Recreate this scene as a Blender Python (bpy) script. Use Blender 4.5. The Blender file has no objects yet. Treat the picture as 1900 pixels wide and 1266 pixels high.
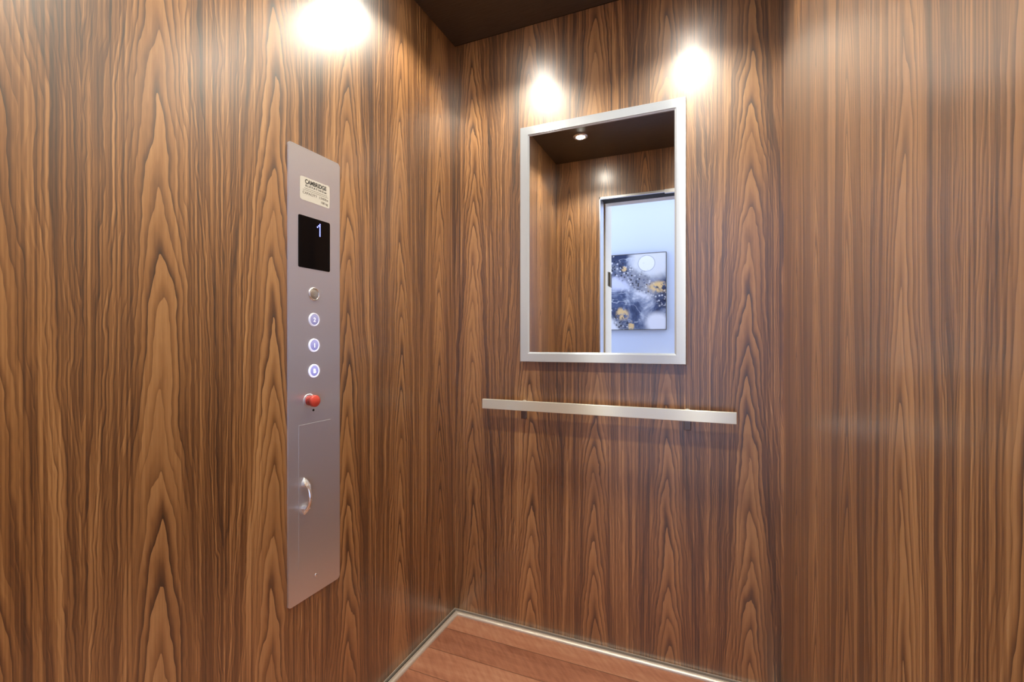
import bpy, bmesh, math
from mathutils import Vector, Matrix
C = bpy.context
SC = C.scene
COL = SC.collection
PI = math.pi

# ------------------------------------------------------------------ camera, world, light, exposure
CAM_Z = 1.092
cam_data = bpy.data.cameras.new('camera')
cam = bpy.data.objects.new('camera', cam_data); COL.objects.link(cam)
cam.location = (0, 0, CAM_Z)
cam.rotation_euler = (math.radians(90), 0, math.radians(23.19))
cam_data.sensor_width = 36.0
cam_data.lens = 867.0 * 36.0 / 1900.0
cam_data.clip_start = 0.01
SC.camera = cam

world = bpy.data.worlds.new('world'); SC.world = world
world.use_nodes = True
world.node_tree.nodes['Background'].inputs[0].default_value = (0.75, 0.85, 1.0, 1)
world.node_tree.nodes['Background'].inputs[1].default_value = 0.05

SC.view_settings.view_transform = 'Standard'
SC.view_settings.look = 'None'
SC.view_settings.gamma = 1.0
SC.view_settings.use_curve_mapping = False
SC.view_settings.exposure = 0.11
SC.cycles.use_denoising = True
SC.cycles.sample_clamp_indirect = 40.0
SC.cycles.caustics_reflective = False
SC.cycles.caustics_refractive = False
SC.cycles.blur_glossy = 0.8
SC.cycles.max_bounces = 10
SC.cycles.diffuse_bounces = 6
SC.cycles.glossy_bounces = 6

# cab geometry (metres): back wall y=YB, left x=XL, right x=XR, front inner face y=YF
XL, XR, YB, YF, ZC = -0.959, 0.202, 1.650, 0.225, 2.286
DOOR_L, DOOR_R, DOOR_H = -0.663, 0.150, 2.024
LAMPS = [(-0.700, 1.293), (-0.079, 1.251), (-0.700, 0.584), (-0.079, 0.584)]
SPOT_W = 27.0
WARM = (1.0, 0.92, 0.76)
DAY = (0.84, 0.88, 1.0)

def lamp(name, kind, loc, rot, energy, color, **kw):
    d = bpy.data.lights.new(name, kind); d.energy = energy; d.color = color
    for k, v in kw.items(): setattr(d, k, v)
    o = bpy.data.objects.new(name, d); COL.objects.link(o)
    o.location = loc; o.rotation_euler = rot
    return o
for (lx, ly) in LAMPS:
    lamp('spot_light', 'SPOT', (lx, ly, ZC - 0.014), (0, 0, 0), SPOT_W, WARM,
         spot_size=math.radians(128), spot_blend=0.5, shadow_soft_size=0.018)
lamp('hall_fill', 'AREA', (-0.55, -0.66, 2.47), (0, 0, 0), 11.0, DAY, shape='RECTANGLE', size=2.6, size_y=0.7)  # unseen area light added under the hall ceiling to brighten the hall
for hx, ang in ((-2.56, -PI / 2), (1.56, PI / 2)):      # unseen area lights added at both hall ends, imitating daylight
    lamp('hall_end_fill', 'AREA', (hx, -0.66, 1.25), (0, ang, 0), 28.0, DAY, shape='RECTANGLE', size=2.2, size_y=0.9)

# ------------------------------------------------------------------ mesh helpers
def box(bm, x0, x1, y0, y1, z0, z1, bevel=0.0, seg=2):
    r = bmesh.ops.create_cube(bm, size=1.0)
    vs = r['verts']
    for v in vs:
        v.co = Vector(((x0 + x1) / 2 + v.co.x * (x1 - x0), (y0 + y1) / 2 + v.co.y * (y1 - y0), (z0 + z1) / 2 + v.co.z * (z1 - z0)))
    if bevel > 0:
        es = list({e for v in vs for e in v.link_edges})
        bmesh.ops.bevel(bm, geom=es, offset=bevel, segments=seg, affect='EDGES', profile=0.5)
    return bm

def newbox(*a, **k):
    return box(bmesh.new(), *a, **k)

def obj(name, bm, mat, parent=None, smooth=False):
    me = bpy.data.meshes.new(name)
    bmesh.ops.recalc_face_normals(bm, faces=bm.faces[:])
    bm.to_mesh(me); bm.free()
    if smooth:
        for p in me.polygons: p.use_smooth = True
    me.materials.append(mat)
    o = bpy.data.objects.new(name, me); COL.objects.link(o)
    if parent is not None:
        o.parent = parent
        o.matrix_parent_inverse = parent.matrix_world.inverted() if False else Matrix.Translation(-_world_loc(parent))
    return o

def _world_loc(o):
    l = Vector(o.location)
    while o.parent is not None:
        l = l + o.matrix_parent_inverse.translation
        o = o.parent
        l = l + Vector(o.location)
    return l

def thing(name, label, cat, loc=(0, 0, 0), group=None):
    o = bpy.data.objects.new(name, None); COL.objects.link(o)
    o.location = loc; o.empty_display_size = 0.05
    tag(o, label, cat, group)
    return o

def tag(o, label, cat, group=None):
    o['label'] = label; o['category'] = cat
    if group: o['group'] = group
    return o

def struct(name, bm, mat):
    o = obj(name, bm, mat); o['kind'] = 'structure'; return o

def poly_prism(bm, pts2, to3, depth_vec):
    """extrude a 2-D outline (mapped by to3) along depth_vec"""
    a = [bm.verts.new(to3(p)) for p in pts2]
    b = [bm.verts.new(to3(p) + Vector(depth_vec)) for p in pts2]
    bm.faces.new(a); bm.faces.new(b[::-1])
    n = len(a)
    for i in range(n):
        bm.faces.new((a[i], b[i], b[(i + 1) % n], a[(i + 1) % n]))
    return bm

def rrect(y0, y1, z0, z1, r, n=6):
    out = []
    for cx, cz, a0 in ((y1 - r, z1 - r, 0), (y0 + r, z1 - r, 90), (y0 + r, z0 + r, 180), (y1 - r, z0 + r, 270)):
        for i in range(n + 1):
            a = math.radians(a0 + 90 * i / n)
            out.append((cx + r * math.cos(a), cz + r * math.sin(a)))
    return out

def plate(y0, y1, z0, z1, x0, x1, r, bevel=0.0):
    """rounded plate lying on a plane of constant x, front face at x1"""
    bm = bmesh.new()
    poly_prism(bm, rrect(y0, y1, z0, z1, r), lambda p: Vector((x0, p[0], p[1])), (x1 - x0, 0, 0))
    if bevel:
        es = [e for e in bm.edges if all(abs(v.co.x - x1) < 1e-7 for v in e.verts)]
        bmesh.ops.bevel(bm, geom=es, offset=bevel, segments=2, affect='EDGES')
    return bm

def lathe_x(bm, prof, x0, cy, cz, n=32):
    """profile = [(radius, height along +x)] turned round an x axis through (cy,cz)"""
    rings = []
    for r, h in prof:
        if r < 1e-6:
            rings.append([bm.verts.new((x0 + h, cy, cz))])
        else:
            rings.append([bm.verts.new((x0 + h, cy + r * math.cos(2 * PI * i / n), cz + r * math.sin(2 * PI * i / n))) for i in range(n)])
    for a, b in zip(rings, rings[1:]):
        for i in range(n):
            j = (i + 1) % n
            if len(a) == 1 and len(b) == 1: continue
            if len(a) == 1: bm.faces.new((a[0], b[i], b[j]))
            elif len(b) == 1: bm.faces.new((a[i], a[j], b[0]))
            else: bm.faces.new((a[i], a[j], b[j], b[i]))
    return bm

def lathe_z(bm, prof, cx, cy, z0, n=40):
    lathe_x(bm, prof, 0, 0, 0, n)
    m = Matrix(((0, 1, 0, cx), (0, 0, 1, cy), (1, 0, 0, z0), (0, 0, 0, 1)))
    bmesh.ops.transform(bm, matrix=m, verts=bm.verts[:])
    return bm

def text_bm(s, size, align='LEFT', extrude=0.0001, offset=0.0, spacing=1.0, xscale=1.0):
    cu = bpy.data.curves.new('text_source', 'FONT')
    cu.body = s; cu.size = size; cu.align_x = align; cu.extrude = extrude; cu.offset = offset
    cu.space_character = spacing
    t = bpy.data.objects.new('text_source', cu); COL.objects.link(t)
    C.view_layer.update()
    dg = C.evaluated_depsgraph_get()
    me = bpy.data.meshes.new_from_object(t.evaluated_get(dg))
    bm = bmesh.new(); bm.from_mesh(me)
    bpy.data.objects.remove(t); bpy.data.curves.remove(cu); bpy.data.meshes.remove(me)
    for v in bm.verts: v.co.x *= xscale
    return bm

def text_on_panel(bm_dst, s, y, z, size, x, **k):
    """text on a plane of constant x seen from +x; reading direction is +y"""
    bm = text_bm(s, size, **k)
    m = Matrix(((0, 0, 1, x), (1, 0, 0, y), (0, 1, 0, z), (0, 0, 0, 1)))
    bmesh.ops.transform(bm, matrix=m, verts=bm.verts[:])
    tmp = bpy.data.meshes.new('tmp'); bm.to_mesh(tmp); bm.free()
    bm_dst.from_mesh(tmp); bpy.data.meshes.remove(tmp)

# ------------------------------------------------------------------ node helpers
class NT:
    def __init__(s, name):
        s.m = bpy.data.materials.new(name); s.m.use_nodes = True
        s.t = s.m.node_tree; s.n = s.t.nodes; s.bsdf = s.n['Principled BSDF']
    def put(s, sock, v):
        if isinstance(v, bpy.types.NodeSocket): s.t.links.new(v, sock)
        else: sock.default_value = v
    def math(s, op, a, b=None, c=None, clamp=False):
        n = s.n.new('ShaderNodeMath'); n.operation = op; n.use_clamp = clamp
        s.put(n.inputs[0], a)
        if b is not None: s.put(n.inputs[1], b)
        if c is not None: s.put(n.inputs[2], c)
        return n.outputs[0]
    def comb(s, x, y, z):
        n = s.n.new('ShaderNodeCombineXYZ')
        s.put(n.inputs[0], x); s.put(n.inputs[1], y); s.put(n.inputs[2], z); return n.outputs[0]
    def noise(s, vec, scale=1.0, detail=2.0, rough=0.5, dist=0.0):
        n = s.n.new('ShaderNodeTexNoise'); s.put(n.inputs['Vector'], vec)
        n.inputs['Scale'].default_value = scale; n.inputs['Detail'].default_value = detail
        n.inputs['Roughness'].default_value = rough; n.inputs['Distortion'].default_value = dist
        return n.outputs['Fac']
    def white(s, vec):
        n = s.n.new('ShaderNodeTexWhiteNoise'); s.put(n.inputs['Vector'], vec); return n.outputs['Value']
    def ramp(s, fac, stops, interp='LINEAR'):
        n = s.n.new('ShaderNodeValToRGB'); s.put(n.inputs[0], fac); cr = n.color_ramp; cr.interpolation = interp
        while len(cr.elements) < len(stops): cr.elements.new(0.5)
        for e, (p, c) in zip(cr.elements, stops):
            e.position = p; e.color = (c[0], c[1], c[2], 1)
        return n.outputs[0]
    def maprange(s, v, a, b, c, d, smooth=False):
        n = s.n.new('ShaderNodeMapRange'); s.put(n.inputs[0], v)
        if smooth: n.interpolation_type = 'SMOOTHSTEP'
        for i, x in enumerate((a, b, c, d)): s.put(n.inputs[i + 1], x)
        return n.outputs[0]
    def mix(s, f, a, b, mode='MIX'):
        n = s.n.new('ShaderNodeMix'); n.data_type = 'RGBA'; n.blend_type = mode
        s.put(n.inputs[0], f)
        s.put(n.inputs[6], a if isinstance(a, bpy.types.NodeSocket) else (*a, 1))
        s.put(n.inputs[7], b if isinstance(b, bpy.types.NodeSocket) else (*b, 1))
        return n.outputs[2]
    def obco(s):
        n = s.n.new('ShaderNodeTexCoord'); x = s.n.new('ShaderNodeSeparateXYZ')
        s.t.links.new(n.outputs['Object'], x.inputs[0]); return n.outputs['Object'], x.outputs[0], x.outputs[1], x.outputs[2]
    def set(s, **k):
        for a, v in k.items():
            key = a.replace('_', ' ')
            inp = s.bsdf.inputs[key]
            if isinstance(v, tuple) and len(v) == 3: v = (*v, 1)
            s.put(inp, v)
        return s
    def bump(s, h, strength=0.1, distance=0.001):
        n = s.n.new('ShaderNodeBump'); n.inputs['Strength'].default_value = strength
        n.inputs['Distance'].default_value = distance; s.put(n.inputs['Height'], h)
        s.t.links.new(n.outputs[0], s.bsdf.inputs['Normal'])

def simple(name, col, rough=0.5, metal=0.0, emit=None, emit_s=0.0, **k):
    t = NT(name); t.set(Base_Color=col, Roughness=rough, Metallic=metal, **k)
    if emit: t.set(Emission_Color=emit, Emission_Strength=emit_s)
    return t.m

def walnut(name, axis, centre, seed, A=7.5):
    """slip-matched crown-cut walnut laminate; veneer leaves 0.246 m wide, one leaf centred at `centre`"""
    W = 0.246
    t = NT(name)
    _, X, Y, Z = t.obco()
    U = X if axis == 'X' else Y
    q = t.math('ADD', t.math('DIVIDE', t.math('SUBTRACT', U, centre), W), 0.5 + 40)
    c = t.math('FLOOR', q)
    lx = t.math('MULTIPLY', t.math('SUBTRACT', t.math('SUBTRACT', q, c), 0.5), W)
    cs = t.math('MULTIPLY_ADD', c, 3.71, seed)
    r1 = t.white(t.comb(c, seed, 0.3)); r2 = t.white(t.comb(c, seed, 7.3))
    vz = t.math('ADD', Z, t.math('MULTIPLY', r1, 3.0))
    # slow wander of the heart line and of every contour
    wan = t.math('SUBTRACT', t.noise(t.comb(0.0, vz, cs), 1.6, 2, 0.5), 0.5)
    wig = t.math('SUBTRACT', t.noise(t.comb(t.math('MULTIPLY', lx, 16.0), t.math('MULTIPLY', vz, 5.5), cs), 1.0, 3, 0.55), 0.5)
    lx2 = t.math('ADD', lx, t.math('ADD', t.math('MULTIPLY', wan, 0.040), t.math('MULTIPLY', wig, 0.032)))
    x2 = t.math('MULTIPLY', lx2, lx2)
    ax = t.math('SQRT', t.math('ADD', x2, 0.000006))
    hyp = t.math('ADD', t.math('MULTIPLY', ax, t.math('MULTIPLY_ADD', r2, 12.0, 24.0)), t.math('MULTIPLY', x2, t.math('MULTIPLY_ADD', r2, 250.0, 620.0)))
    slow = t.math('SUBTRACT', t.noise(t.comb(t.math('MULTIPLY', lx, 10.0), t.math('MULTIPLY', vz, 2.2), cs), 1.0, 2, 0.5), 0.5)
    jag = t.math('SUBTRACT', t.noise(t.comb(t.math('MULTIPLY', lx, 70.0), t.math('MULTIPLY', vz, 16.0), cs), 1.0, 2, 0.5), 0.5)
    R = t.math('ADD', t.math('ADD', hyp, t.math('MULTIPLY', vz, A)),
               t.math('ADD', t.math('MULTIPLY', slow, 2.6), t.math('MULTIPLY', jag, 0.3)))
    R = t.math('ADD', R, 60.0)
    Ri = t.math('FLOOR', R); f = t.math('SUBTRACT', R, Ri)
    ramp_ = t.math('POWER', t.math('SUBTRACT', 1.0, f), 2.4)
    amp = t.math('MULTIPLY_ADD', t.white(t.comb(Ri, c, seed)), 0.80, 0.35)
    saw = t.math('MULTIPLY', ramp_, amp)
    # the sides read as straight irregular streaks, the heart as clean arches
    side = t.maprange(t.math('ABSOLUTE', lx2), 0.018, 0.060, 0.0, 1.0, True)
    n1 = t.noise(t.comb(t.math('MULTIPLY', R, 0.42), 0.0, cs), 1.0, 5, 0.62)
    n2 = t.noise(t.comb(t.math('MULTIPLY', U, 210.0), t.math('MULTIPLY', Z, 0.9), seed), 1.0, 4, 0.6)
    n1c = t.maprange(n1, 0.36, 0.64, 0.0, 1.0)
    n2c = t.maprange(n2, 0.36, 0.64, 0.0, 1.0)
    fib = t.noise(t.comb(t.math('MULTIPLY', U, 1500.0), t.math('MULTIPLY', Z, 26.0), seed), 1.0, 2, 0.6)
    broad = t.noise(t.comb(t.math('MULTIPLY', U, 9.0), t.math('MULTIPLY', Z, 0.8), seed + 4), 1.0, 2, 0.5)
    wsaw = t.math('MULTIPLY_ADD', side, -0.34, 0.62)
    wn = t.math('MULTIPLY_ADD', side, 0.32, 0.16)
    dk = t.math('ADD', t.math('MULTIPLY', saw, wsaw), t.math('MULTIPLY', n1c, wn))
    dk = t.math('ADD', dk, t.math('MULTIPLY', n2c, t.math('MULTIPLY_ADD', side, 0.37, 0.08)))
    dk = t.math('ADD', dk, t.math('MULTIPLY', t.math('SUBTRACT', fib, 0.5), 0.26))
    dk = t.math('ADD', dk, t.math('MULTIPLY', t.math('SUBTRACT', broad, 0.5), 0.5))
    dk = t.math('SUBTRACT', dk, t.math('MULTIPLY', side, 0.12))
    col = t.ramp(dk, WOOD_STOPS)
    t.set(Base_Color=col, Roughness=0.46, IOR=1.75, Coat_Weight=1.0, Coat_IOR=WOOD_COAT_IOR, Coat_Roughness=WOOD_ROUGH)
    t.bsdf.inputs['Specular IOR Level'].default_value = 0.45
    return t.m

WOOD_STOPS = [(0.0, (0.60, 0.325, 0.125)), (0.23, (0.37, 0.173, 0.054)), (0.47, (0.160, 0.063, 0.0145)), (0.76, (0.035, 0.0110, 0.0018))]
WOOD_ROUGH = 0.30
WOOD_COAT_IOR = 2.0

def brushed(name, col, rough, axis='Z', amt=0.1, streak=900.0, stretch=(0.0, 1.0, 0.0), metal=0.85):
    """metal with fine brushing along `axis`"""
    t = NT(name); _, X, Y, Z = t.obco()
    sc = {'X': (6, streak, streak), 'Y': (streak, 6, streak), 'Z': (streak, streak, 6)}[axis]
    v = t.comb(t.math('MULTIPLY', X, sc[0]), t.math('MULTIPLY', Y, sc[1]), t.math('MULTIPLY', Z, sc[2]))
    n = t.noise(v, 1.0, 3, 0.6)
    t.set(Base_Color=col, Metallic=1.0)
    t.put(t.bsdf.inputs['Roughness'], t.math('MULTIPLY_ADD', t.math('SUBTRACT', n, 0.5), amt, rough))
    t.bump(n, 0.05, 0.0004)
    t.set(Anisotropic=1.0, Metallic=metal)
    t.put(t.bsdf.inputs['Tangent'], t.comb(*stretch))
    return t.m

M = {}
M['wood_back'] = walnut('walnut_laminate_back', 'X', -0.384, 2.0)
M['wood_left'] = walnut('walnut_laminate_left', 'Y', 1.045, 11.0)
M['wood_right'] = walnut('walnut_laminate_right', 'Y', 0.919, 23.0)
M['wood_front'] = walnut('walnut_laminate_front', 'X', -0.870, 37.0)
M['steel'] = brushed('brushed_steel', (0.93, 0.95, 0.97), 0.43, 'Z', 0.04, 900.0, (0.0, 1.0, 0.0), 0.92)
M['frame'] = brushed('satin_silver', (0.66, 0.74, 0.83), 0.34, 'X', 0.04, 900.0, (0.0, 0.0, 1.0), 0.35)
M['rail'] = brushed('satin_steel_rail', (0.90, 0.93, 0.84), 0.30, 'X', 0.04, 900.0, (0.0, 0.0, 1.0), 0.5)
M['chrome'] = simple('chrome', (0.92, 0.92, 0.93), 0.16, 0.85)
M['alu'] = simple('aluminium', (0.80, 0.81, 0.83), 0.35, 1.0)
M['dark_metal'] = simple('dark_bracket', (0.03, 0.025, 0.022), 0.45, 0.6)
M['shade_metal'] = simple('bracket_shade_metal', (0.22, 0.18, 0.16), 0.28, 0.8)  # dark base colour imitates the shadow below the rail brackets
M['mirror'] = simple('mirror_glass', (0.93, 0.94, 0.93), 0.004, 1.0)
M['black_glass'] = simple('black_display', (0.002, 0.002, 0.003), 0.05, IOR=1.28)
M['led'] = simple('blue_led', (0.1, 0.1, 0.8), 0.4, 0, (0.22, 0.26, 1.0), 4.0)
M['sticker'] = simple('sticker_cream', (0.70, 0.68, 0.61), 0.45)
M['ink'] = simple('ink', (0.03, 0.028, 0.025), 0.6)
M['ink_soft'] = simple('ink_soft', (0.22, 0.20, 0.17), 0.6)
M['red'] = simple('red_plastic', (0.80, 0.10, 0.07), 0.30)
M['dark'] = simple('dark_gap', (0.010, 0.009, 0.008), 0.7)
M['white_paint'] = simple('white_paint', (0.78, 0.80, 0.82), 0.5)
M['cream_paint'] = simple('cream_paint', (0.80, 0.78, 0.66), 0.45)
M['hall_wall'] = simple('hall_wall_paint', (0.57, 0.64, 0.77), 0.65)
M['bronze'] = simple('bronze_hinge', (0.16, 0.14, 0.10), 0.4, 0.7)
M['hall_floor'] = simple('hall_floor', (0.32, 0.20, 0.13), 0.4)
M['lens'] = simple('lamp_lens', (0.9, 0.9, 0.85), 0.4, 0, (1.0, 0.93, 0.80), 170.0)

def ceiling_mat():
    t = NT('dark_ceiling'); o, X, Y, Z = t.obco()
    n = t.noise(t.comb(t.math('MULTIPLY', X, 14), t.math('MULTIPLY', Y, 300), 0.0), 1.0, 3, 0.6)
    t.set(Base_Color=t.ramp(n, [(0.3, (0.055, 0.043, 0.032)), (0.7, (0.100, 0.080, 0.060))]), Roughness=0.42)
    return t.m
M['ceiling'] = ceiling_mat()

def floor_mat():
    t = NT('floor_planks'); o, X, Y, Z = t.obco()
    q = t.math('DIVIDE', t.math('SUBTRACT', Y, 1.295 - 1.2), 0.120)
    i = t.math('FLOOR', q); f = t.math('SUBTRACT', q, i)
    tone = t.math('ADD', t.math('MULTIPLY', t.math('PINGPONG', i, 1.0), 0.62), t.math('MULTIPLY', t.white(t.comb(i, 5.2, 0.0)), 0.38))
    n1 = t.noise(t.comb(t.math('MULTIPLY', X, 2.6), t.math('MULTIPLY', Y, 22), i), 1.0, 5, 0.6, 0.6)
    fine = t.noise(t.comb(t.math('MULTIPLY', X, 12), t.math('MULTIPLY', Y, 260), i), 1.0, 3, 0.6)
    curl = t.noise(t.comb(t.math('MULTIPLY', t.math('ADD', X, Y), 60), t.math('MULTIPLY', Y, 20), i), 1.0, 2, 0.5)
    v = t.math('ADD', t.math('MULTIPLY', n1, 0.55), t.math('MULTIPLY', tone, 0.34))
    v = t.math('ADD', v, t.math('MULTIPLY', fine, 0.12)); v = t.math('ADD', v, t.math('MULTIPLY', t.math('SUBTRACT', curl, 0.3), 0.34))
    col = t.ramp(v, [(0.28, (0.74, 0.40, 0.24)), (0.55, (0.56, 0.245, 0.14)), (0.85, (0.30, 0.11, 0.06))])
    edge = t.math('MINIMUM', f, t.math('SUBTRACT', 1.0, f))
    seam = t.maprange(edge, 0.006, 0.018, 0.45, 1.0)
    t.set(Base_Color=t.mix(1.0, col, t.comb(seam, seam, seam), 'MULTIPLY'), Roughness=0.33)
    t.bump(t.maprange(edge, 0.0, 0.03, 0.0, 1.0), 0.4, 0.001)
    return t.m
M['floor'] = floor_mat()

def moulding_mat():
    t = NT('champagne_moulding'); t.set(Base_Color=(0.80, 0.73, 0.62), Metallic=0.45, Roughness=0.38); return t.m
M['moulding'] = moulding_mat()

def art_mat(x0, x1, z0, z1):
    t = NT('abstract_painting'); o, X, Y, Z = t.obco()
    u = t.maprange(X, x0, x1, 0, 1); v = t.maprange(Z, z0, z1, 0, 1)
    n1 = t.noise(t.comb(u, v, 3.0), 2.4, 5, 0.6, 0.8)
    base = t.ramp(n1, [(0.36, (0.012, 0.022, 0.070)), (0.47, (0.06, 0.085, 0.17)), (0.56, (0.28, 0.32, 0.42)), (0.66, (0.66, 0.68, 0.74))])
    def blob(cx, cy, rx, ry, soft, wob=0.12):
        w = t.math('MULTIPLY', t.math('SUBTRACT', t.noise(t.comb(u, v, cx * 9), 5, 3, 0.6), 0.5), wob * 2)
        dx = t.math('DIVIDE', t.math('SUBTRACT', u, cx), rx); dy = t.math('DIVIDE', t.math('SUBTRACT', v, cy), ry)
        d = t.math('ADD', t.math('SQRT', t.math('ADD', t.math('MULTIPLY', dx, dx), t.math('MULTIPLY', dy, dy))), w)
        return t.maprange(d, 1.0 - soft, 1.0 + soft * 0.3, 1.0, 0.0, True), d
    m, _ = blob(0.80, 0.96, 0.42, 0.33, 0.35); base = t.mix(m, base, (0.66, 0.68, 0.70))
    m, d = blob(0.69, 0.87, 0.135, 0.105, 0.10, 0.02); base = t.mix(m, base, (0.80, 0.82, 0.84))
    ring = t.maprange(t.math('ABSOLUTE', t.math('SUBTRACT', d, 1.0)), 0.0, 0.06, 0.8, 0.0); base = t.mix(ring, base, (0.25, 0.27, 0.33))
    m, _ = blob(0.24, 0.63, 0.24, 0.13, 0.55); base = t.mix(m, base, (0.60, 0.63, 0.78))
    m, _ = blob(0.86, 0.08, 0.22, 0.16, 0.45); base = t.mix(m, base, (0.72, 0.74, 0.80))
    m, _ = blob(0.10, 0.04, 0.20, 0.14, 0.4, 0.2); base = t.mix(m, base, (0.74, 0.75, 0.78))
    # thin pale filaments
    w = t.math('ABSOLUTE', t.math('SUBTRACT', t.noise(t.comb(t.math('MULTIPLY', u, 1.2), t.math('MULTIPLY', v, 2.6), 8.0), 1.6, 3, 0.5), 0.5))
    base = t.mix(t.maprange(w, 0.0, 0.012, 0.55, 0.0), base, (0.62, 0.66, 0.72))
    # diagonal band of bubbles and stones
    diag = t.math('ADD', t.math('SUBTRACT', v, t.math('MULTIPLY_ADD', u, -0.52, 0.93)), t.math('MULTIPLY', t.math('SUBTRACT', t.noise(t.comb(u, v, 1.0), 4, 3, 0.6), 0.5), 0.25))
    band1 = t.maprange(t.math('ABSOLUTE', diag), 0.07, 0.17, 1.0, 0.0, True)
    diag2 = t.math('ADD', t.math('SUBTRACT', v, t.math('MULTIPLY_ADD', u, -0.9, 0.33)), t.math('MULTIPLY', t.math('SUBTRACT', t.noise(t.comb(u, v, 2.0), 5, 3, 0.6), 0.5), 0.25))
    band2 = t.maprange(t.math('ABSOLUTE', diag2), 0.06, 0.15, 1.0, 0.0, True)
    band = t.math('MAXIMUM', band1, band2)
    vo = t.n.new('ShaderNodeTexVoronoi'); t.put(vo.inputs['Vector'], t.comb(u, t.math('MULTIPLY', v, 1.3), 0.0)); vo.inputs['Scale'].default_value = 24
    cellr = t.white(vo.outputs['Position'])
    spots = t.maprange(vo.outputs['Distance'], 0.20, 0.50, 1.0, 0.0)
    stone = t.ramp(cellr, [(0.0, (0.008, 0.009, 0.02)), (0.35, (0.10, 0.12, 0.20)), (0.60, (0.62, 0.63, 0.66)), (0.92, (0.80, 0.80, 0.78))], 'CONSTANT')
    sm = t.math('MULTIPLY', spots, band)
    base = t.mix(t.math('MULTIPLY', band, 0.55), base, (0.02, 0.025, 0.06))
    base = t.mix(sm, base, stone)
    g1, _ = blob(0.87, 0.55, 0.20, 0.085, 0.5, 0.5); g2, _ = blob(0.30, 0.21, 0.12, 0.09, 0.5, 0.5); g3, _ = blob(0.44, 0.05, 0.055, 0.07, 0.4, 0.3); g4, _ = blob(0.32, 0.81, 0.05, 0.04, 0.5, 0.4)
    g = t.math('MAXIMUM', t.math('MAXIMUM', g1, g2), t.math('MAXIMUM', g3, g4))
    gn = t.maprange(t.noise(t.comb(u, v, 5.0), 14, 3, 0.6), 0.40, 0.50, 0.0, 1.0)
    base = t.mix(t.math('MULTIPLY', g, gn), base, (0.72, 0.50, 0.22))
    t.set(Base_Color=base, Roughness=0.35)
    return t.m

# ------------------------------------------------------------------ setting: the cab shell
T = 0.03
struct('wall_back', newbox(XL - T, XR + T, YB, YB + T, 0, ZC), M['wood_back'])
struct('wall_left', newbox(XL - T, XL, YF - 0.09, YB, 0, ZC), M['wood_left'])
struct('wall_right', newbox(XR, XR + T, YF - 0.09, YB, 0, ZC), M['wood_right'])
bm = bmesh.new()
box(bm, XL, DOOR_L, YF - 0.09, YF, 0, ZC)
box(bm, DOOR_R, XR, YF - 0.09, YF, 0, ZC)
box(bm, DOOR_L, DOOR_R, YF - 0.09, YF, DOOR_H, ZC)
struct('wall_front', bm, M['wood_front'])
struct('ceiling', newbox(XL - T, XR + T, YF - 0.09, YB + T, ZC, ZC + 0.03), M['ceiling'])
struct('floor', newbox(XL - T, XR + T, YF - 0.09, YB + T, -0.04, 0), M['floor'])
# skirting: a thin bright panel edge, a dark gap and a rounded champagne moulding
def moulding(name, pts, y_axis):
    """pts: (distance from wall, height) profile; swept along a wall"""
    bm = bmesh.new()
    a, b = [], []
    for d, h in pts:
        if y_axis == 'back':
            a.append(bm.verts.new((XL + d, YB - d, h))); b.append(bm.verts.new((XR - d, YB - d, h)))
        elif y_axis == 'left':
            a.append(bm.verts.new((XL + d, YF, h))); b.append(bm.verts.new((XL + d, YB - d, h)))
        else:
            a.append(bm.verts.new((XR - d, YB - d, h))); b.append(bm.verts.new((XR - d, YF, h)))
    bm.faces.new(a); bm.faces.new(b[::-1])
    n = len(a)
    for i in range(n): bm.faces.new((a[i], a[(i + 1) % n], b[(i + 1) % n], b[i]))
    return struct(name, bm, M['moulding'])
prof = [(0.0075, 0.0)] + [(0.0185 - 0.0110 * math.cos(PI * i / 10), 0.0015 + 0.0085 * math.sin(PI * i / 10)) for i in range(11)] + [(0.0295, 0.0)]
lip = [(0.0, 0.0), (0.0, 0.010), (0.0022, 0.010), (0.0022, 0.0)]
k = 1
for side in ('back', 'left', 'right'):
    moulding('trim_%d' % k, prof, side); moulding('trim_%d' % (k + 1), lip, side); k += 2
bm = bmesh.new()
box(bm, XL + 0.0022, XR - 0.0022, YB - 0.0078, YB - 0.0022, 0, 0.0012)
box(bm, XL + 0.0022, XL + 0.0078, YF, YB - 0.0078, 0, 0.0012)
box(bm, XR - 0.0078, XR - 0.0022, YF, YB - 0.0078, 0, 0.0012)
struct('trim_11', bm, M['dark'])
# thin bright reveal where walls meet the ceiling
struct('trim_7', newbox(XL + 0.0012, XR, YB - 0.0012, YB, ZC - 0.0012, ZC), M['dark_metal'])

# ------------------------------------------------------------------ setting: doorway, landing frame and hall
bm = bmesh.new()
box(bm, DOOR_L - 0.004, DOOR_L + 0.004, YF - 0.100, YF + 0.003, 0, DOOR_H + 0.004, 0.0008)
box(bm, DOOR_R - 0.004, DOOR_R + 0.004, YF - 0.100, YF + 0.003, 0, DOOR_H + 0.004, 0.0008)
box(bm, DOOR_L - 0.004, DOOR_R + 0.004, YF - 0.012, YF + 0.003, DOOR_H - 0.010, DOOR_H + 0.004, 0.0008)
struct('trim_8', bm, M['alu'])
struct('trim_9', newbox(DOOR_L, DOOR_R, 0.100, YF - 0.012, DOOR_H - 0.004, DOOR_H + 0.03), M['dark'])
bm = bmesh.new()
box(bm, DOOR_L - 0.05, DOOR_L - 0.006, 0.100, YF - 0.09, 0, 2.25)
box(bm, DOOR_R + 0.006, DOOR_R + 0.05, 0.100, YF - 0.09, 0, 2.25)
struct('trim_10', bm, M['dark'])
HY0, HY1 = -0.160, 0.100
bm = bmesh.new()
box(bm, -2.60, DOOR_L - 0.03, HY0, HY1, 0, 2.50)
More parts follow.
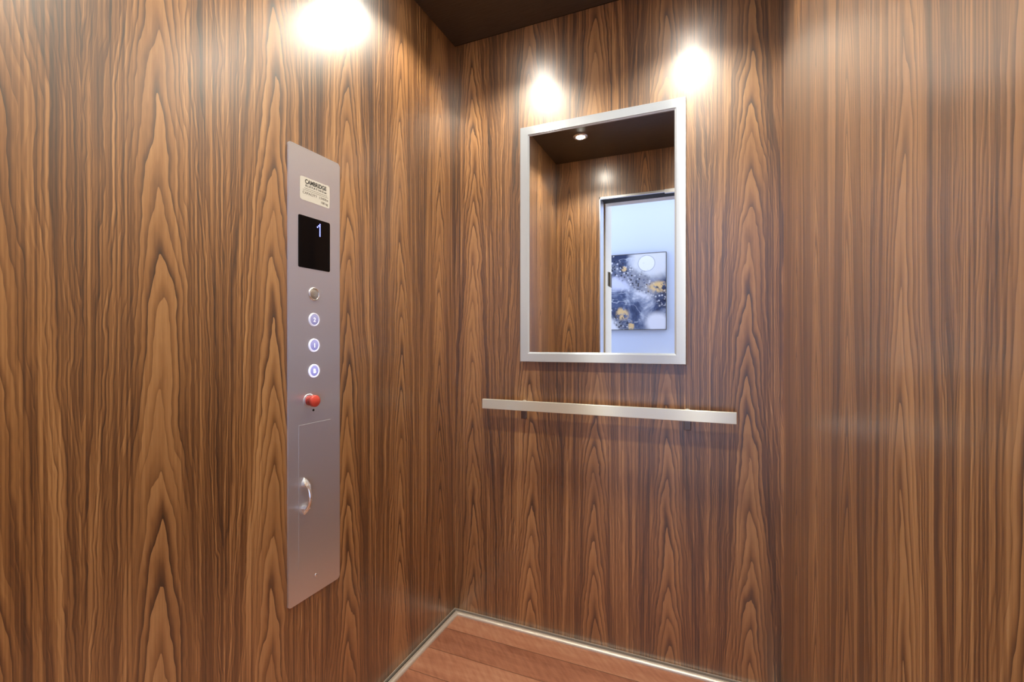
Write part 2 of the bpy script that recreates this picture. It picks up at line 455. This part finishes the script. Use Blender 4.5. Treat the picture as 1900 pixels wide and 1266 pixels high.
box(bm, DOOR_R + 0.03, 1.60, HY0, HY1, 0, 2.50)
box(bm, DOOR_L - 0.03, DOOR_R + 0.03, HY0, HY1, 2.16, 2.50)
struct('wall_near', bm, M['hall_wall'])
struct('wall_far', newbox(-2.60, 1.60, -1.21, -1.15, 0, 2.50), M['hall_wall'])
struct('wall_hall_left', newbox(-2.66, -2.60, -1.21, HY1, 0, 2.50), M['hall_wall'])
struct('wall_hall_right', newbox(1.60, 1.66, -1.21, HY1, 0, 2.50), M['hall_wall'])
struct('floor_hall', newbox(-2.66, 1.66, -1.21, YF - 0.09, -0.04, 0), M['hall_floor'])
struct('ceiling_hall', newbox(-2.66, 1.66, -1.21, HY1, 2.50, 2.53), M['white_paint'])
# landing door frame (door_1) with its hinge leaf
bm = bmesh.new()
box(bm, DOOR_L - 0.03, DOOR_L, HY0 - 0.012, HY1, 0, 2.16, 0.002)
box(bm, DOOR_R, DOOR_R + 0.03, HY0 - 0.012, HY1, 0, 2.16, 0.002)
box(bm, DOOR_L, DOOR_L + 0.010, 0.045, HY1 - 0.004, 0, 2.02, 0.001)
door = struct('door_1', bm, M['cream_paint'])
obj('head', newbox(DOOR_L, DOOR_R, 0.020, HY1, 2.020, 2.160, 0.002), M['white_paint'], door)
obj('hinge', newbox(DOOR_L - 0.002, DOOR_L + 0.0025, HY0 - 0.010, HY0 + 0.125, 1.480, 1.580, 0.001), M['bronze'], door)
bm = bmesh.new(); lathe_x(bm, [(0, 0), (0.006, 0), (0.006, 0.1), (0, 0.1)], 0, 0, 0, 16)
bmesh.ops.transform(bm, matrix=Matrix(((0, 1, 0, DOOR_L + 0.006), (0, 0, 1, HY0 + 0.088), (1, 0, 0, 1.480), (0, 0, 0, 1))), verts=bm.verts[:])
obj('hinge_knuckle', bm, M['bronze'], door)
# gate track block at the head of the opening
obj('track_bracket', newbox(-0.26, -0.18, YF - 0.010, YF + 0.006, DOOR_H - 0.018, DOOR_H + 0.006, 0.001), M['alu'], door)

# painting on the far hall wall
AX0, AX1, AZ0, AZ1 = -0.905, -0.360, 1.198, 1.887
pa = thing('painting', 'navy, white and gold abstract painting on the pale blue hall wall, seen in the mirror', 'painting', (-0.63, -1.15, 1.54))
obj('canvas', newbox(AX0, AX1, -1.148, -1.125, AZ0, AZ1, 0.001), art_mat(AX0, AX1, AZ0, AZ1), pa)
bm = bmesh.new()
fw = 0.004
for b_ in ((AX0 - fw, AX0, AZ0 - fw, AZ1 + fw), (AX1, AX1 + fw, AZ0 - fw, AZ1 + fw), (AX0, AX1, AZ0 - fw, AZ0), (AX0, AX1, AZ1, AZ1 + fw)):
    box(bm, b_[0], b_[1], -1.150, -1.122, b_[2], b_[3])
obj('edge_strip', bm, M['bronze'], pa)

# ------------------------------------------------------------------ ceiling downlights
names = ['recessed ceiling downlight nearest the control panel and back wall corner',
         'recessed ceiling downlight above the right half of the mirror',
         'recessed ceiling downlight by the door on the control panel side, seen lit in the mirror',
         'recessed ceiling downlight by the door on the right wall side']
for (lx, ly), lab in zip(LAMPS, names):
    dl = thing('downlight', lab, 'ceiling light', (lx, ly, ZC), 'recessed ceiling downlights')
    bm = lathe_z(bmesh.new(), [(0.024, 0.0), (0.0245, -0.004), (0.030, -0.006), (0.041, -0.004), (0.043, 0.0)], lx, ly, ZC)
    obj('trim_ring', bm, M['alu'], dl, True)
    bm = lathe_z(bmesh.new(), [(0.0215, -0.001), (0.0205, -0.0065), (0.016, -0.0090), (0.009, -0.0102), (0, -0.0105)], lx, ly, ZC)
    obj('lens', bm, M['lens'], dl, True)

# ------------------------------------------------------------------ wall mirror on the back wall
MX0, MX1, MZ0, MZ1 = -0.661, -0.078, 1.015, 1.889
FWD = 0.036
mi = thing('wall_mirror', 'rectangular mirror with satin silver frame on the walnut back wall', 'mirror', ((MX0 + MX1) / 2, YB, (MZ0 + MZ1) / 2))
# mitred frame profile: (distance in from the outer edge, y)
fp = [(0.0, YB), (0.0, YB - 0.0285), (0.0015, YB - 0.030), (FWD - 0.006, YB - 0.030), (FWD - 0.0045, YB - 0.0285), (FWD - 0.001, YB - 0.0265), (FWD, YB - 0.0245), (FWD, YB - 0.020), (FWD, YB)]
bm = bmesh.new()
loops = []
for d, y in fp:
    loops.append([bm.verts.new((x, y, z)) for x, z in ((MX0 + d, MZ0 + d), (MX1 - d, MZ0 + d), (MX1 - d, MZ1 - d), (MX0 + d, MZ1 - d))])
for a, b in zip(loops, loops[1:] + loops[:1]):
    for i in range(4):
        bm.faces.new((a[i], a[(i + 1) % 4], b[(i + 1) % 4], b[i]))
obj('frame', bm, M['frame'], mi)
bm = newbox(MX0 + FWD, MX1 - FWD, YB - 0.024, YB - 0.019, MZ0 + FWD, MZ1 - FWD)
bmesh.ops.rotate(bm, cent=Vector(((MX0 + MX1) / 2, YB - 0.022, 1.45)), matrix=Matrix.Rotation(math.radians(0.20), 3, 'Z'), verts=bm.verts[:])
obj('mirror_glass', bm, M['mirror'], mi)

# ------------------------------------------------------------------ handrail
RX0, RX1, RZ0, RZ1 = -0.802, 0.0695, 0.8365, 0.8725
hr = thing('handrail', 'flat satin steel handrail below the mirror on the back wall', 'handrail', ((RX0 + RX1) / 2, YB, (RZ0 + RZ1) / 2))
obj('rail', newbox(RX0, RX1, 1.584, 1.596, RZ0, RZ1, 0.0012), M['rail'], hr)
for bx in (-0.655, -0.075):
    bm = bmesh.new()
    lathe_x(bm, [(0, 0), (0.010, 0), (0.010, 0.050), (0.0135, 0.050), (0.0135, 0.054), (0, 0.054)], 0, 0, 0, 28)
    bmesh.ops.transform(bm, matrix=Matrix(((0, 1, 0, bx), (1, 0, 0, 1.596), (0, 0, 1, (RZ0 + RZ1) / 2), (0, 0, 0, 1))), verts=bm.verts[:])
    br = obj('bracket', bm, M['rail'], hr, False)
    wp = obj('bracket_shade_plate', newbox(bx - 0.011, bx + 0.011, 1.640, 1.650, 0.798, 0.862, 0.0015), M['shade_metal'], br)  # added dark plate in place of the bracket's shadow on the wall
    wp['label'] = 'dark plate standing in for the bracket shadow'

# ------------------------------------------------------------------ car operating panel
PX = XL                     # wall face
PF = XL + 0.004             # face of the plate
PY0, PY1, PZ0, PZ1 = 0.8372, 1.0091, 0.432, 1.585
cp = thing('control_panel', 'tall brushed steel elevator control panel on the left walnut wall', 'control panel', (XL, (PY0 + PY1) / 2, PZ0))
obj('faceplate', plate(PY0, PY1, PZ0, PZ1, PX, PF, 0.008, 0.0008), M['steel'], cp)
st = obj('capacity_sticker', plate(0.8720, 0.9712, 1.4510, 1.5110, PF, PF + 0.0004, 0.006), M['sticker'], cp)
bm = bmesh.new(); tx = PF + 0.0005
def fit_text(bm, s, y0, y1, z, size, **k):
    probe = text_bm(s, size, **k); w = max(v.co.x for v in probe.verts) - min(v.co.x for v in probe.verts); probe.free()
    text_on_panel(bm, s, y0, z, size, tx, xscale=(y1 - y0) / w, **k)
fit_text(bm, 'CAMBRIDGE', 0.8875, 0.9590, 1.4955, 0.0150, offset=0.0005)
fit_text(bm, 'ELEVATING', 0.8890, 0.9490, 1.4875, 0.0068, offset=0.0002, spacing=1.5)
fit_text(bm, 'INC', 0.9520, 0.9600, 1.4875, 0.0045, offset=0.0002)
obj('company_lettering', bm, M['ink'], st)
bm = bmesh.new()
fit_text(bm, 'CAPACITY  1340lbs', 0.8800, 0.9650, 1.4680, 0.0088, offset=0.0002, spacing=1.1)
fit_text(bm, '608 kg', 0.9400, 0.9640, 1.4570, 0.0085, offset=0.0002)
for z_, y0_, y1_ in ((1.4820, 0.886, 0.962), (1.4775, 0.881, 0.965)):
    yy = y0_; i = 0
    while yy < y1_:
        w = 0.003 + 0.004 * ((i * 37) % 10) / 10
        box(bm, tx - 0.0001, tx + 0.0001, yy, min(yy + w, y1_), z_, z_ + 0.0012); yy += w + 0.0012; i += 1
obj('capacity_lettering', bm, M['ink_soft'], st)
ds = obj('floor_display', plate(0.8665, 0.9715, 1.2788, 1.4115, PF, PF + 0.0012, 0.004, 0.0005), M['black_glass'], cp)
ds['label'] = 'black glass floor display'
bm = bmesh.new()
glyph = ["..X..", ".XX..", "X.X..", "..X..", "..X..", "..X..", "..X..", "..X.."]
for r_, row in enumerate(glyph):
    for c_, ch in enumerate(row):
        if ch == 'X':
            lathe_x(bm, [(0.0018, 0), (0.0014, 0.0003), (0, 0.0004)], PF + 0.0012, 0.9280 + c_ * 0.0042, 1.4000 - r_ * 0.0043, 12)
obj('numeral', bm, M['led'], ds)
# push buttons
def button(z, mark, lit):
    ring_m = simple('button_ring', (0.8, 0.8, 0.86), 0.2, 0.3, (0.72, 0.74, 1.0), lit * 0.8) if lit else M['chrome']
    face_m = simple('button_face', (0.45, 0.46, 0.62) if lit else (0.55, 0.54, 0.52), 0.35, 0.2 if lit else 0.8, (0.22, 0.26, 0.9), lit * 0.5)
    mark_m = simple('button_mark', (0.85, 0.85, 0.95) if lit else (0.36, 0.35, 0.33), 0.4, 0, (0.85, 0.87, 1.0), lit * 1.3)
    y = 0.9168
    bm = lathe_x(bmesh.new(), [(0.0135, 0.0012), (0.0140, 0.0030), (0.0155, 0.0034), (0.0170, 0.0028), (0.0176, 0.0)], PF, y, z, 40)
    b = obj('button_ring', bm, ring_m, cp, True)
    bm = lathe_x(bmesh.new(), [(0.0138, 0.0), (0.0138, 0.0020), (0.0125, 0.0026), (0, 0.0028)], PF, y, z, 40)
    b2 = obj('button', bm, face_m, cp, True); b2['label'] = ('blue lit push button marked %s' if lit else 'unlit push button marked %s') % mark
    bm = bmesh.new()
    text_on_panel(bm, mark, y, z - 0.0055, 0.0155, PF + 0.0030, align='CENTER', offset=0.0003)
    obj('button_marking', bm, mark_m, b2)
button(1.2142, '3', 0.0)
button(1.1475, '2', 0.5)
button(1.0808, '1', 0.8)
button(1.0140, 'B', 1.0)
# red stop button on a round collar, with a key switch below
sb = obj('stop_button', lathe_x(bmesh.new(), [(0.0125, 0.0), (0.0125, 0.014), (0.0150, 0.0155), (0.0150, 0.0235), (0.0135, 0.0255), (0.0, 0.0262)], PF, 0.9000, 0.9385, 40), M['red'], cp, True)
sb['label'] = 'red round stop button'
obj('stop_collar', lathe_x(bmesh.new(), [(0.0175, 0.0), (0.0175, 0.0010), (0.0160, 0.0016), (0.0120, 0.0016)], PF, 0.9000, 0.9385, 40), M['steel'], cp, True)
obj('keyhole', lathe_x(bmesh.new(), [(0.0032, 0.0), (0.0030, 0.0008), (0, 0.0008)], PF, 0.9152, 0.9120, 20), M['dark'], cp)
# lower access door
DY0, DY1, DZ0, DZ1 = 0.8680, 0.9750, 0.5162, 0.8792
ad = obj('access_door', plate(DY0, DY1, DZ0, DZ1, PF - 0.0010, PF + 0.0011, 0.0010, 0.0007), M['steel'], cp)
# bow handle: flared pointed feet joined by a thin bow
bm = bmesh.new()
hy, hz0, hz1 = 0.8830, 0.6500, 0.7450
N = 24
sec = []
for i in range(N + 1):
    s_ = i / N; z = hz0 + (hz1 - hz0) * s_
    bow = math.sin(PI * s_) ** 0.75
    e = abs(2 * s_ - 1)
    wid = 0.0050 + 0.0040 * math.exp(-((e - 0.68) / 0.17) ** 2)
    wid *= min(1.0, (1 - e) / 0.12 + 0.12)
    th = 0.0030 + 0.0025 * (1 - e)
    x = PF + 0.0007 + 0.0215 * bow
    sec.append([bm.verts.new((x + th * math.cos(a) * (0.5 if math.cos(a) < 0 else 1), hy + wid * math.sin(a), z)) for a in [2 * PI * j / 12 for j in range(12)]])
for a, b in zip(sec, sec[1:]):
    for j in range(12): bm.faces.new((a[j], a[(j + 1) % 12], b[(j + 1) % 12], b[j]))
bm.faces.new(sec[0]); bm.faces.new(sec[-1][::-1])
for z_tip, sg in ((hz0, 1), (hz1, -1)):     # leaf-shaped feet rising from the door to the bow
    base = [(0.0, 0.0), (0.0075, 0.011), (0.0085, 0.018), (0.0065, 0.023), (-0.0065, 0.023), (-0.0085, 0.018), (-0.0075, 0.011)]
    lower = [bm.verts.new((PF + 0.0005, hy + p[0], z_tip + sg * p[1])) for p in base]
    upper = [bm.verts.new((PF + 0.0005 + 0.0195 * min(1.0, 0.05 + p[1] / 0.020), hy + p[0] * 0.62, z_tip + sg * (p[1] * 0.92 + 0.001))) for p in base]
    bm.faces.new(lower); bm.faces.new(upper[::-1])
    for q_ in range(7): bm.faces.new((lower[q_], lower[(q_ + 1) % 7], upper[(q_ + 1) % 7], upper[q_]))
hd = obj('pull_handle', bm, M['chrome'], ad)
obj('ring_mark', lathe_x(bmesh.new(), [(0.0060, 0.0), (0.0058, 0.0005), (0.0050, 0.0005), (0.0048, 0.0)], PF + 0.0006, 0.8829, 0.6304, 28), M['steel'], ad, True)
obj('screw', lathe_x(bmesh.new(), [(0.0042, 0.0), (0.0040, 0.0010), (0.0026, 0.0018), (0, 0.0021)], PF, 0.9242, 0.4785, 24), M['chrome'], cp, True)
C.view_layer.update()
